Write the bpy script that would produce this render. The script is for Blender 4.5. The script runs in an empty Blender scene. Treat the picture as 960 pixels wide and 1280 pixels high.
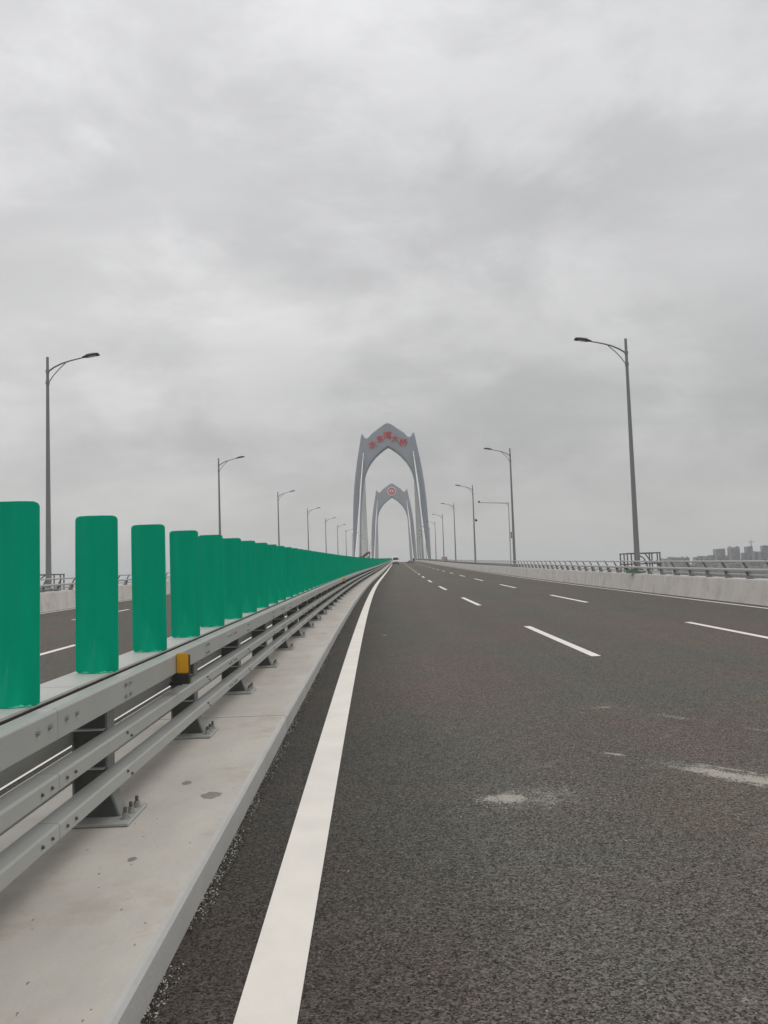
import bpy, bmesh, math, random
import numpy as np
from mathutils import Vector, Matrix, Euler
R = math.radians
random.seed(7)
sc = bpy.context.scene
col = sc.collection

# ------------------------------------------------------------------ camera
F_PX, ROLL, EYE = 1050.0, 0.0325, 1.55
PITCH, YAW = R(3.948), R(-0.947)
cam_d = bpy.data.cameras.new("camera")
cam = bpy.data.objects.new("camera", cam_d); col.objects.link(cam)
cam_d.sensor_fit = 'VERTICAL'; cam_d.sensor_height = 36.0
cam_d.lens = F_PX / 1280.0 * 36.0
cam_d.clip_start = 0.05; cam_d.clip_end = 40000
def cam_basis():
    right = Vector((math.cos(YAW), math.sin(YAW), 0))
    fh = Vector((-math.sin(YAW), math.cos(YAW), 0))
    fwd = fh * math.cos(PITCH) + Vector((0, 0, math.sin(PITCH)))
    up = -fh * math.sin(PITCH) + Vector((0, 0, math.cos(PITCH)))
    c, s = math.cos(ROLL), math.sin(ROLL)
    r2 = right * c + up * (-s) * -1 * -1
    # picture right / picture up expressed in the level basis
    pr = right * c - up * s
    pu = right * s + up * c
    return pr, pu, fwd
pr, pu, fwd = cam_basis()
cam.matrix_world = Matrix(((pr.x, pu.x, -fwd.x, 0), (pr.y, pu.y, -fwd.y, 0), (pr.z, pu.z, -fwd.z, EYE), (0, 0, 0, 1)))
sc.camera = cam

# ------------------------------------------------------------------ world, sun, exposure
SUN_EL, SUN_AZ = R(60), R(80)          # azimuth clockwise from +Y (down the road)
w = bpy.data.worlds.new("World"); sc.world = w; w.use_nodes = True
nt = w.node_tree; N = nt.nodes; L = nt.links
N.clear()
def nn(t, **k):
    n = N.new(t)
    for a, b in k.items(): setattr(n, a, b)
    return n
out = nn('ShaderNodeOutputWorld'); mixs = nn('ShaderNodeMixShader')
bg1 = nn('ShaderNodeBackground'); bg2 = nn('ShaderNodeBackground')
sky = nn('ShaderNodeTexSky'); sky.sky_type = 'NISHITA'; sky.sun_disc = False
sky.sun_elevation = SUN_EL; sky.sun_rotation = SUN_AZ
bg1.inputs[1].default_value = 0.08
L.new(sky.outputs[0], bg1.inputs[0])
tc = nn('ShaderNodeTexCoord'); sep = nn('ShaderNodeSeparateXYZ'); L.new(tc.outputs['Generated'], sep.inputs[0])
def math_n(op, a, b=None, clamp=False):
    m = nn('ShaderNodeMath', operation=op, use_clamp=clamp)
    for i, v in enumerate((a, b)):
        if v is None: continue
        if isinstance(v, (int, float)): m.inputs[i].default_value = v
        else: L.new(v, m.inputs[i])
    return m.outputs[0]
zc = math_n('MAXIMUM', sep.outputs[2], 0.0)
den = math_n('ADD', zc, 0.24)
px = math_n('DIVIDE', sep.outputs[0], den); py = math_n('DIVIDE', sep.outputs[1], den)
comb = nn('ShaderNodeCombineXYZ'); L.new(px, comb.inputs[0]); L.new(py, comb.inputs[1])
def noise(scale, detail, rough, dist, offs=(0, 0, 0), sx=1, sy=1):
    mp = nn('ShaderNodeMapping'); mp.inputs['Location'].default_value = offs; mp.inputs['Scale'].default_value = (sx, sy, 1)
    L.new(comb.outputs[0], mp.inputs[0])
    n = nn('ShaderNodeTexNoise'); n.inputs['Scale'].default_value = scale; n.inputs['Detail'].default_value = detail
    n.inputs['Roughness'].default_value = rough; n.inputs['Distortion'].default_value = dist
    L.new(mp.outputs[0], n.inputs['Vector']); return n.outputs['Fac']
def ramp(fac, stops, ease='EASE'):
    r = nn('ShaderNodeValToRGB'); r.color_ramp.interpolation = ease
    e = r.color_ramp.elements
    while len(e) < len(stops): e.new(0.5)
    for el, (p, c) in zip(e, stops):
        el.position = p; el.color = (c, c, c, 1) if isinstance(c, (int, float)) else (*c, 1)
    L.new(fac, r.inputs[0]); return r.outputs[0]
n1 = noise(0.75, 3, 0.5, 0.15, (3.1, 1.7, 0), 0.9, 1.15)
n2 = noise(2.3, 7, 0.6, 0.25, (8.3, 4.2, 0), 0.8, 1.25)
n3 = noise(0.35, 2, 0.5, 0.0, (1.0, 6.0, 0))
mp4 = nn('ShaderNodeMapping'); mp4.inputs['Scale'].default_value = (1.0, 1.0, 1.9); mp4.inputs['Location'].default_value = (2.2, 0.4, 1.3); L.new(tc.outputs['Generated'], mp4.inputs[0])
n4n = nn('ShaderNodeTexNoise'); n4n.inputs['Scale'].default_value = 4.6; n4n.inputs['Detail'].default_value = 6; n4n.inputs['Roughness'].default_value = 0.58; n4n.inputs['Distortion'].default_value = 0.25
L.new(mp4.outputs[0], n4n.inputs['Vector']); n4 = n4n.outputs['Fac']
c1 = ramp(n1, [(0.34, -1.0 + 1.0), (0.68, 1.0)])
c2 = ramp(n2, [(0.36, 0.0), (0.72, 1.0)])
c3 = ramp(n3, [(0.35, 0.0), (0.65, 1.0)])
s = math_n('ADD', math_n('MULTIPLY', c1, 0.50), math_n('MULTIPLY', c2, 0.26))
c4 = ramp(n4, [(0.40, 0.0), (0.66, 1.0)])
s = math_n('ADD', math_n('MULTIPLY', s, 0.72), math_n('MULTIPLY', c3, 0.14))
s = math_n('ADD', s, math_n('MULTIPLY', c4, 0.34))
# low clouds flatten towards the horizon, bright cells stand out higher up
amp = ramp(zc, [(0.0, 0.30), (0.12, 0.85), (0.5, 0.9)], 'LINEAR')
dev = math_n('MULTIPLY', math_n('SUBTRACT', s, 0.5), amp)
base = ramp(zc, [(0.0, 0.525), (0.10, 0.57), (0.25, 0.66), (0.40, 0.75), (0.56, 0.80), (1.0, 1.08)], 'LINEAR')
lum = math_n('MULTIPLY', base, math_n('ADD', math_n('MULTIPLY', dev, 0.60), 1.0))
lum = math_n('MULTIPLY', lum, math_n('SUBTRACT', 1.0, math_n('MULTIPLY', sep.outputs[0], 0.20)))   # thicker cloud to the right
tint = nn('ShaderNodeValToRGB'); e = tint.color_ramp.elements
e[0].position = 0.0; e[0].color = (1.0, 0.985, 0.955, 1); e[1].position = 0.45; e[1].color = (1.0, 0.997, 1.003, 1)
L.new(zc, tint.inputs[0])
vm = nn('ShaderNodeVectorMath', operation='SCALE'); L.new(tint.outputs[0], vm.inputs[0]); L.new(lum, vm.inputs['Scale'])
L.new(vm.outputs[0], bg2.inputs[0]); bg2.inputs[1].default_value = 1.0
mixs.inputs[0].default_value = 0.93
L.new(bg1.outputs[0], mixs.inputs[1]); L.new(bg2.outputs[0], mixs.inputs[2]); L.new(mixs.outputs[0], out.inputs[0])

sd = bpy.data.lights.new("sun", 'SUN'); sd.energy = 0.7; sd.angle = R(28); sd.color = (1.0, 0.97, 0.93)
so = bpy.data.objects.new("sun", sd); col.objects.link(so)
sun_dir = Vector((math.sin(SUN_AZ) * math.cos(SUN_EL), math.cos(SUN_AZ) * math.cos(SUN_EL), math.sin(SUN_EL)))
so.rotation_euler = sun_dir.to_track_quat('Z', 'Y').to_euler(); so.location = (0, 0, 200)
sc.view_settings.view_transform = 'Standard'; sc.view_settings.look = 'None'
sc.view_settings.exposure = 0.0; sc.view_settings.gamma = 1.0
sc.render.engine = 'CYCLES'
sc.cycles.max_bounces = 6; sc.cycles.volume_bounces = 1
sc.cycles.use_denoising = True

# ------------------------------------------------------------------ alignment of the road
K, S1 = 0.43e-3, 70.0
HD = K * S1
G0, CC, S2, SC = 0.0095, 0.03e-3, 150.0, 345.0
SL = G0 + CC * S2
def ax(s): return K * s * s / 2 if s < S1 else K * S1 * S1 / 2 + HD * (s - S1)
def dax(s): return K * s if s < S1 else HD
def rz(s):
    if s < S2: return G0 * s + max(s, 0) ** 2 * CC / 2
    z = G0 * S2 + CC * S2 * S2 / 2
    if s < SC: return z + SL * (s - S2)
    z += SL * (SC - S2); u = s - SC; a = SL / 120.0
    if u < 240: return z + SL * u - a * u * u / 2
    return z - SL * (u - 240)
def drz(s): return (rz(s + .5) - rz(s - .5))
def P(t, s, z=0.0): return Vector((ax(s) + t, s, rz(s) + z))
def ori(s, pitch=True): return Euler((math.atan(drz(s)) if pitch else 0, 0, -math.atan(dax(s))), 'XYZ')

# ------------------------------------------------------------------ materials
def mat(name, color, rough=0.6, metal=0.0, var=0.0, vscale=3.0, bump=0.0, bscale=60.0, spec=0.5, streak=None, grime=None):
    m = bpy.data.materials.new(name); m.use_nodes = True
    nt = m.node_tree; N = nt.nodes; L = nt.links
    b = N['Principled BSDF']
    b.inputs['Base Color'].default_value = (*color, 1)
    b.inputs['Roughness'].default_value = rough; b.inputs['Metallic'].default_value = metal
    b.inputs['Specular IOR Level'].default_value = spec
    t = N.new('ShaderNodeTexCoord')
    if var > 0:
        g = N.new('ShaderNodeNewGeometry')
        mp = N.new('ShaderNodeMapping')
        if streak: mp.inputs['Scale'].default_value = streak
        L.new(g.outputs['Position'], mp.inputs[0])
        n = N.new('ShaderNodeTexNoise'); n.inputs['Scale'].default_value = vscale; n.inputs['Detail'].default_value = 6
        n.inputs['Roughness'].default_value = 0.62
        L.new(mp.outputs[0], n.inputs['Vector'])
        mr = N.new('ShaderNodeMapRange'); mr.inputs[1].default_value = 0.3; mr.inputs[2].default_value = 0.7
        mr.inputs[3].default_value = 1 - var; mr.inputs[4].default_value = 1 + var
        L.new(n.outputs['Fac'], mr.inputs[0])
        v = N.new('ShaderNodeVectorMath'); v.operation = 'SCALE'; v.inputs[0].default_value = color
        L.new(mr.outputs[0], v.inputs['Scale'])
        src = v.outputs[0]
        if grime:
            n2 = N.new('ShaderNodeTexNoise'); n2.inputs['Scale'].default_value = grime[1]; n2.inputs['Detail'].default_value = 8
            n2.inputs['Roughness'].default_value = 0.7
            L.new(g.outputs['Position'], n2.inputs['Vector'])
            m2 = N.new('ShaderNodeMapRange'); m2.inputs[1].default_value = grime[2]; m2.inputs[2].default_value = grime[2] + .12
            m2.inputs[4].default_value = grime[3]
            L.new(n2.outputs['Fac'], m2.inputs[0])
            mx = N.new('ShaderNodeMix'); mx.data_type = 'RGBA'; L.new(m2.outputs[0], mx.inputs[0]); L.new(src, mx.inputs[6])
            mx.inputs[7].default_value = (*grime[0], 1); src = mx.outputs[2]
        L.new(src, b.inputs['Base Color'])
        mr2 = N.new('ShaderNodeMapRange'); mr2.inputs[3].default_value = max(rough - .12, .05); mr2.inputs[4].default_value = min(rough + .12, 1)
        L.new(n.outputs['Fac'], mr2.inputs[0]); L.new(mr2.outputs[0], b.inputs['Roughness'])
    if bump > 0:
        g = N.new('ShaderNodeNewGeometry')
        n = N.new('ShaderNodeTexNoise'); n.inputs['Scale'].default_value = bscale; n.inputs['Detail'].default_value = 5
        L.new(g.outputs['Position'], n.inputs['Vector'])
        bp = N.new('ShaderNodeBump'); bp.inputs['Strength'].default_value = bump; bp.inputs['Distance'].default_value = 0.01
        L.new(n.outputs['Fac'], bp.inputs['Height']); L.new(bp.outputs[0], b.inputs['Normal'])
    return m

def road_material(name, stains=True):
    m = bpy.data.materials.new(name); m.use_nodes = True
    nt = m.node_tree; N = nt.nodes; L = nt.links; b = N['Principled BSDF']
    uv = N.new('ShaderNodeUVMap'); uv.uv_map = 'ts'
    def nz(scale, det, rough, sx=1, sy=1, off=0.0, dist=0.0):
        mp = N.new('ShaderNodeMapping'); mp.inputs['Scale'].default_value = (sx, sy, 1); mp.inputs['Location'].default_value = (off, off * 1.7, off)
        L.new(uv.outputs[0], mp.inputs[0])
        n = N.new('ShaderNodeTexNoise'); n.inputs['Scale'].default_value = scale; n.inputs['Detail'].default_value = det
        n.inputs['Roughness'].default_value = rough; n.inputs['Distortion'].default_value = dist
        L.new(mp.outputs[0], n.inputs['Vector']); return n.outputs['Fac']
    def mr(v, a, b_, c=0.0, d=1.0):
        k = N.new('ShaderNodeMapRange'); L.new(v, k.inputs[0])
        for i, x in enumerate((a, b_, c, d)): k.inputs[i + 1].default_value = x
        return k.outputs[0]
    def mixc(f, a, c):
        k = N.new('ShaderNodeMix'); k.data_type = 'RGBA'; L.new(f, k.inputs[0])
        for i, x in ((6, a), (7, c)):
            if isinstance(x, tuple): k.inputs[i].default_value = (*x, 1)
            else: L.new(x, k.inputs[i])
        return k.outputs[2]
    def mt(op, a, c):
        k = N.new('ShaderNodeMath'); k.operation = op
        for i, x in enumerate((a, c)):
            if isinstance(x, (int, float)): k.inputs[i].default_value = x
            else: L.new(x, k.inputs[i])
        return k.outputs[0]
    # broad tone: brownish grey with cooler, greener patches and long drive-direction bands
    c = mixc(mr(nz(0.42, 3, 0.55, 1, 0.7, 3.0), 0.40, 0.60), (0.122, 0.099, 0.087), (0.101, 0.103, 0.088))
    c = mixc(mr(nz(0.8, 4, 0.6, 1, 0.8, 14.0), 0.52, 0.68, 0, .6), c, (0.132, 0.112, 0.080))
    c = mixc(mr(nz(1.0, 4, 0.6, 1.2, 0.05, 9.0), 0.35, 0.7, 0, 0.55), c, (0.096, 0.083, 0.070))
    # aggregate: dark binder, light chips
    vo = N.new('ShaderNodeTexVoronoi'); vo.inputs['Scale'].default_value = 125.0; L.new(uv.outputs[0], vo.inputs['Vector'])
    sepc = N.new('ShaderNodeSeparateColor'); L.new(vo.outputs['Color'], sepc.inputs[0])
    chip = mr(sepc.outputs[0], 0.0, 1.0, 0.15, 1.85)
    v2 = N.new('ShaderNodeVectorMath'); v2.operation = 'SCALE'; L.new(c, v2.inputs[0]); L.new(chip, v2.inputs['Scale'])
    c = v2.outputs[0]
    vb = N.new('ShaderNodeTexVoronoi'); vb.inputs['Scale'].default_value = 58.0; L.new(uv.outputs[0], vb.inputs['Vector'])
    sb = N.new('ShaderNodeSeparateColor'); L.new(vb.outputs['Color'], sb.inputs[0])
    vbs = N.new('ShaderNodeVectorMath'); vbs.operation = 'SCALE'; L.new(c, vbs.inputs[0]); L.new(mr(sb.outputs[0], 0.0, 1.0, 0.78, 1.22), vbs.inputs['Scale']); c = vbs.outputs[0]
    rare = mr(sepc.outputs[1], 0.965, 0.985)
    c = mixc(mt('MULTIPLY', rare, 0.75), c, (0.27, 0.25, 0.22))
    pit = mr(vo.outputs['Distance'], 0.0, 0.75, 0.0, 1.0)
    # small pale flecks of dust
    fl = mr(nz(26.0, 3, 0.5), 0.72, 0.78, 0, 0.5)
    c = mixc(fl, c, (0.34, 0.31, 0.27))
    # the strip by the ledge and the line is little worn and stays darker
    s0_ = N.new('ShaderNodeSeparateXYZ'); L.new(uv.outputs[0], s0_.inputs[0])
    worn = mr(mt('ADD', mt('ABSOLUTE', mt('ADD', s0_.outputs[0], 1.63), 0.0), mt('MULTIPLY', nz(1.2, 4, 0.6, 1, .4, 2.0), 0.9)), 1.35, 2.9, 0.50, 1.0)
    v3 = N.new('ShaderNodeVectorMath'); v3.operation = 'SCALE'; L.new(c, v3.inputs[0]); L.new(worn, v3.inputs['Scale']); c = v3.outputs[0]
    if stains:
        sep = N.new('ShaderNodeSeparateXYZ'); L.new(uv.outputs[0], sep.inputs[0])
        edge = nz(7.0, 8, 0.72, 1, 1, 5.0)
        fine = nz(60.0, 4, 0.7)
        # (t, s, half t, half s, skew ds/dt, strength)
        for (t0, s0, rt, rs, sk, stg, lo) in [(0.82, 5.53, .18, .13, .25, 1.0, .22), (1.0, 5.55, .62, .45, .15, .55, .56), (2.45, 5.86, .40, .20, -1.0, 1.0, .26),
                                          (2.45, 5.90, .60, .42, -1.0, .6, .50), (2.5, 6.05, .30, .05, -1.1, .8, .40), (2.5, 5.62, .22, .05, -1.2, .7, .40), (1.84, 6.62, .09, .06, -.8, .9, .30), (2.80, 8.02, .20, .16, -1.2, .5, .5),
                                          (2.30, 8.65, .16, .10, 0, .7, .45), (1.25, 2.99, .05, .05, 0, .6, .45), (0.15, 17.9, .10, .12, 0, .9, .4), (3.3, 7.3, .25, .15, -1, .35, .5), (1.3, 6.4, .5, .2, .3, .35, .6)]:
            dt = mt('DIVIDE', mt('SUBTRACT', sep.outputs[0], t0), rt)
            ds = mt('DIVIDE', mt('SUBTRACT', mt('SUBTRACT', sep.outputs[1], s0), mt('MULTIPLY', mt('SUBTRACT', sep.outputs[0], t0), sk)), rs)
            d = mt('ADD', mt('MULTIPLY', dt, dt), mt('MULTIPLY', ds, ds))
            f = mt('SUBTRACT', 1.0, d)
            f = mt('ADD', mt('MULTIPLY', f, 0.55), mt('ADD', mt('MULTIPLY', mt('SUBTRACT', edge, 0.5), 1.6), mt('MULTIPLY', mt('SUBTRACT', fine, 0.5), 2.0)))
            k = N.new('ShaderNodeMapRange'); L.new(f, k.inputs[0]); k.inputs[1].default_value = lo - .02; k.inputs[2].default_value = lo + .12
            inside = mr(d, 1.15, 0.8)
            c = mixc(mt('MULTIPLY', mt('MULTIPLY', k.outputs[0], inside), stg * .95), c, (0.40, 0.375, 0.33))
    L.new(c, b.inputs['Base Color'])
    b.inputs['Roughness'].default_value = 0.88; b.inputs['Specular IOR Level'].default_value = 0.25
    bp = N.new('ShaderNodeBump'); bp.inputs['Strength'].default_value = 0.75; bp.inputs['Distance'].default_value = 0.004
    h = mt('ADD', mt('MULTIPLY', pit, -1.0), mt('MULTIPLY', nz(160, 2, 0.5), 0.6))
    L.new(h, bp.inputs['Height']); L.new(bp.outputs[0], b.inputs['Normal'])
    return m

M_asphalt = road_material('asphalt')
M_paint = mat('road_paint', (0.80, 0.755, 0.69), 0.6, var=0.06, vscale=2.5, bump=0.25, bscale=180, grime=((0.34, 0.32, 0.30), 14.0, 0.70, 0.6))
M_conc = mat('concrete_ledge', (0.50, 0.468, 0.42), 0.8, var=0.14, vscale=1.9, bump=0.25, bscale=45, grime=((0.34, 0.28, 0.225), 1.7, 0.53, 0.38), streak=(1, .5, 1))
M_conc2 = mat('concrete_parapet', (0.62, 0.585, 0.55), 0.85, var=0.10, vscale=1.2, bump=0.2, bscale=30, streak=(1.5, 1.5, .25), grime=((0.46, 0.41, 0.36), 1.3, 0.52, 0.6))
M_kerbpaint = mat('kerb_edge', (0.47, 0.465, 0.445), 0.75, var=0.08, vscale=2.5, bump=0.2, bscale=60)
M_rail = mat('rail_paint', (0.375, 0.385, 0.365), 0.42, var=0.07, vscale=2.0, bump=0.05, bscale=20, grime=((0.27, 0.27, 0.25), 3.0, 0.62, 0.35))
M_lid = mat('lid_paint', (0.47, 0.47, 0.445), 0.5, var=0.06, vscale=3.0)
M_rust = mat('rusty_seam', (0.035, 0.022, 0.018), 0.9, var=0.3, vscale=5)
M_post = mat('post_paint', (0.24, 0.25, 0.24), 0.5, var=0.08, vscale=6)
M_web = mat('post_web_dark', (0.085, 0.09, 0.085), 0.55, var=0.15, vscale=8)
M_bolt = mat('bolt_steel', (0.40, 0.40, 0.38), 0.35, metal=0.6, var=0.15, vscale=30)
M_boltd = mat('bolt_bronze', (0.16, 0.13, 0.11), 0.5, metal=0.5, var=0.3, vscale=40)
M_green = mat('green_panel', (0.0, 0.385, 0.222), 0.34, var=0.07, vscale=4, streak=(3, 3, .5), spec=0.12)
M_greenlip = mat('green_panel_lip', (0.03, 0.50, 0.31), 0.35, var=0.25, vscale=40)
M_amber = mat('amber_reflector', (0.72, 0.37, 0.02), 0.3, var=0.05, vscale=20)
M_black = mat('black_plastic', (0.025, 0.027, 0.025), 0.5, var=0.1, vscale=20)
M_pole = mat('pole_paint', (0.245, 0.25, 0.245), 0.45, var=0.06, vscale=2)
M_head = mat('lamp_head_dark', (0.035, 0.037, 0.04), 0.5, var=0.1, vscale=10)
M_steel = mat('railing_steel', (0.50, 0.50, 0.48), 0.45, var=0.05, vscale=3)
M_iron = mat('railing_post_iron', (0.15, 0.15, 0.145), 0.55, var=0.1, vscale=6)
M_tower = mat('tower_steel', (0.375, 0.398, 0.43), 0.5, var=0.05, vscale=0.15, streak=(1, 1, .3))
M_cable = mat('cable_sheath', (0.86, 0.86, 0.85), 0.4, var=0.03, vscale=1)
M_red = mat('red_letters', (0.72, 0.03, 0.04), 0.5, var=0.08, vscale=2)
M_white = mat('white_enamel', (0.75, 0.74, 0.73), 0.5, var=0.04, vscale=2)
M_van = mat('van_white', (0.72, 0.72, 0.70), 0.3, var=0.03, vscale=2)
M_glass = mat('dark_glass', (0.03, 0.03, 0.035), 0.1, var=0.05, vscale=2)
M_tyre = mat('tyre_rubber', (0.02, 0.02, 0.02), 0.85, var=0.1, vscale=20)
M_lampglass = mat('headlight_lens', (0.6, 0.6, 0.58), 0.2, var=0.05, vscale=10)
M_maroon = mat('maroon_machine', (0.14, 0.05, 0.045), 0.5, var=0.15, vscale=2)
M_cab = mat('beige_cabinet', (0.50, 0.40, 0.34), 0.6, var=0.08, vscale=4)
M_cabd = mat('brown_cabinet', (0.22, 0.14, 0.11), 0.6, var=0.1, vscale=4)
M_gbox = mat('green_box', (0.13, 0.23, 0.16), 0.5, var=0.1, vscale=4)
M_grit = mat('grit_pale', (0.5, 0.48, 0.44), 0.9, var=0.4, vscale=60)
M_gritd = mat('grit_dark', (0.045, 0.040, 0.036), 0.9, var=0.4, vscale=60)
M_deck = mat('deck_concrete', (0.30, 0.29, 0.27), 0.9, var=0.1, vscale=1)
M_b1 = mat('facade_grey', (0.30, 0.285, 0.27), 0.85, var=0.1, vscale=0.05)
M_b2 = mat('facade_blue_grey', (0.23, 0.24, 0.255), 0.85, var=0.1, vscale=0.05)
M_bw = mat('window_strip', (0.035, 0.04, 0.045), 0.3, var=0.2, vscale=0.3)
M_land = mat('shore_earth', (0.12, 0.12, 0.09), 0.95, var=0.3, vscale=0.02)
M_leaf = mat('foliage', (0.075, 0.09, 0.06), 0.9, var=0.35, vscale=0.08)
M_bark = mat('bark', (0.10, 0.08, 0.06), 0.9, var=0.2, vscale=2)
M_water = mat('water', (0.10, 0.115, 0.115), 0.25, var=0.08, vscale=0.004)
M_skin = mat('skin', (0.45, 0.28, 0.20), 0.6, var=0.03, vscale=5)
M_cloth = mat('dark_cloth', (0.03, 0.032, 0.04), 0.9, var=0.1, vscale=10)

# ------------------------------------------------------------------ mesh helpers
class MB:
    def __init__(s): s.v = []; s.f = []; s.m = []; s.mats = []
    def mi(s, m):
        if m not in s.mats: s.mats.append(m)
        return s.mats.index(m)
    def add(s, vs, fs, m):
        o = len(s.v); k = s.mi(m)
        s.v += [tuple(v) for v in vs]
        for f in fs: s.f.append(tuple(o + i for i in f)); s.m.append(k)
    def box(s, x0, x1, y0, y1, z0, z1, m, M=None):
        vs = [(x, y, z) for x in (x0, x1) for y in (y0, y1) for z in (z0, z1)]
        if M is not None: vs = [M @ Vector(v) for v in vs]
        s.add(vs, [(0, 1, 3, 2), (4, 6, 7, 5), (0, 4, 5, 1), (2, 3, 7, 6), (0, 2, 6, 4), (1, 5, 7, 3)], m)
    def prism(s, prof, y0, y1, m, axis='y', caps=True):
        # prof: list of (x,z) counter-clockwise seen from -y
        n = len(prof)
        if axis == 'y': vs = [(x, y0, z) for x, z in prof] + [(x, y1, z) for x, z in prof]
        elif axis == 'x': vs = [(y0, x, z) for x, z in prof] + [(y1, x, z) for x, z in prof]
        else: vs = [(x, z, y0) for x, z in prof] + [(x, z, y1) for x, z in prof]
        fs = [(i, (i + 1) % n, n + (i + 1) % n, n + i) for i in range(n)]
        if caps: fs += [tuple(range(n - 1, -1, -1)), tuple(range(n, 2 * n))]
        s.add(vs, fs, m)
    def tube(s, pts, rad, m, n=8, caps=True):
        pts = [Vector(p) for p in pts]
        if not isinstance(rad, (list, tuple)): rad = [rad] * len(pts)
        rings = []; ref = None
        for i, p in enumerate(pts):
            d = (pts[min(i + 1, len(pts) - 1)] - pts[max(i - 1, 0)]).normalized()
            if ref is None: ref = Vector((0, 0, 1)) if abs(d.z) < .9 else Vector((1, 0, 0))
            u = d.cross(ref).normalized(); v = d.cross(u).normalized()
            rings.append([p + (u * math.cos(2 * math.pi * k / n) + v * math.sin(2 * math.pi * k / n)) * rad[i] for k in range(n)])
        vs = [q for r_ in rings for q in r_]; fs = []
        for i in range(len(pts) - 1):
            for k in range(n):
                a, b = i * n + k, i * n + (k + 1) % n
                fs.append((a, b, b + n, a + n))
        if caps: fs += [tuple(range(n - 1, -1, -1)), tuple((len(pts) - 1) * n + k for k in range(n))]
        s.add(vs, fs, m)
    def mesh(s, name, smooth=False):
        me = bpy.data.meshes.new(name); me.from_pydata(s.v, [], s.f)
        for m in s.mats: me.materials.append(m)
        if len(s.mats) > 1: me.polygons.foreach_set('material_index', s.m)
        if not smooth:
            pass
        me.update()
        bm = bmesh.new(); bm.from_mesh(me); bmesh.ops.recalc_face_normals(bm, faces=bm.faces); bm.to_mesh(me); bm.free()
        if smooth:
            me.polygons.foreach_set('use_smooth', [True] * len(me.polygons))
            try: me.set_sharp_from_angle(angle=R(35))
            except Exception: pass
        return me
    def obj(s, name, parent=None, smooth=False, loc=None, rot=None):
        return mk(name, s.mesh(name, smooth), parent, loc, rot)
def mk(name, data, parent=None, loc=None, rot=None):
    o = bpy.data.objects.new(name, data); col.objects.link(o)
    if parent is not None: o.parent = parent
    if loc is not None: o.location = loc
    if rot is not None: o.rotation_euler = rot
    return o
def thing(name, label, cat, loc=(0, 0, 0), rot=(0, 0, 0), group=None):
    return tag(mk(name, None, None, loc, rot), label, cat, group)
def tag(o, label, cat, group=None):
    o['label'] = label; o['category'] = cat
    if group: o['group'] = group
    return o
def struct(o): o['kind'] = 'structure'; return o
def stuff(o): o['kind'] = 'stuff'; return o
def bevel(me, width, seg=2, angle=30):
    bm = bmesh.new(); bm.from_mesh(me)
    es = [e for e in bm.edges if len(e.link_faces) == 2 and e.calc_face_angle(0) > R(angle)]
    bmesh.ops.bevel(bm, geom=es, offset=width, segments=seg, affect='EDGES', clamp_overlap=True)
    bm.to_mesh(me); bm.free(); return me
ORD = ['nearest', 'second', 'third', 'fourth', 'fifth', 'sixth', 'seventh', 'eighth', 'ninth', 'tenth', 'eleventh', 'twelfth', 'thirteenth', 'fourteenth', 'fifteenth', 'sixteenth', 'seventeenth', 'eighteenth', 'nineteenth', 'twentieth']

# ------------------------------------------------------------------ strips along the road
def strip(name, prof, s0, s1, m, parent=None, closed=False, steps=None):
    """prof: list of (t, z); sweeps along the alignment; UV 'ts' holds road coordinates in metres."""
    ss = []; s = s0
    while s < s1 - 1e-6:
        ss.append(s); s += 1.0 if s < 40 else (2.0 if s < 120 else 5.0)
    ss.append(s1)
    n = len(prof); vs = [tuple(P(t, s, z)) for s in ss for t, z in prof]; fs = []
    for i in range(len(ss) - 1):
        for k in range(n if closed else n - 1):
            a, b = i * n + k, i * n + (k + 1) % n
            fs.append((a, b, b + n, a + n))
    if closed: fs += [tuple(range(n - 1, -1, -1)), tuple((len(ss) - 1) * n + k for k in range(n))]
    me = bpy.data.meshes.new(name); me.from_pydata(vs, [], fs); me.materials.append(m)
    ul = me.uv_layers.new(name='ts')
    tsv = [(t, s) for s in ss for t, z in prof]
    for lp in me.loops: ul.data[lp.index].uv = tsv[lp.vertex_index]
    me.update()
    bm = bmesh.new(); bm.from_mesh(me)
    if closed: bmesh.ops.recalc_face_normals(bm, faces=bm.faces)
    else:
        for f in bm.faces:
            if f.normal.z < 0: f.normal_flip()
    bm.to_mesh(me); bm.free()
    return mk(name, me, parent)

SEND = 780.0
TR0, TR1 = -0.845, 10.67          # near carriageway
TL0, TL1 = -13.12, -2.415         # far-side carriageway
road = struct(strip('road', [(TR0 - .02, 0), (1, 0), (3, 0), (5, 0), (TR1, 0)], -12, SEND, M_asphalt))
road2 = struct(strip('opposite_road', [(TL0, 0), (-8, 0), (-5, 0), (TL1 + .02, 0)], -12, SEND, M_asphalt))
deck = struct(strip('bridge_deck', [(-14.6, -.03), (-14.6, -.5), (-9, -2.6), (6.4, -2.6), (12.0, -.5), (12.0, -.03)], -14, SEND, M_deck, closed=True))
# painted markings, 4 mm above the asphalt
strip('edge_line', [(-.521, .004), (-.303, .004)], -10, SEND, M_paint, road)
strip('edge_line', [(10.17, .004), (10.31, .004)], -10, SEND, M_paint, road)
strip('edge_line', [(-2.90, .004), (-2.72, .004)], -10, SEND, M_paint, road2)
strip('edge_line', [(-12.86, .004), (-12.70, .004)], -10, SEND, M_paint, road2)
for lane, (t, s0, par) in enumerate([(3.36, 12.95 - 15, road), (6.86, 12.6 - 15, road), (-6.40, 12.1 - 15, road2), (-9.82, 12.3, road2)]):
    for k in range(0, 34):
        s = s0 + 15 * k
        if s > 480: break
        strip('lane_dash', [(t - .075, .004), (t + .075, .004)], s, s + 6, M_paint, par)

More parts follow.
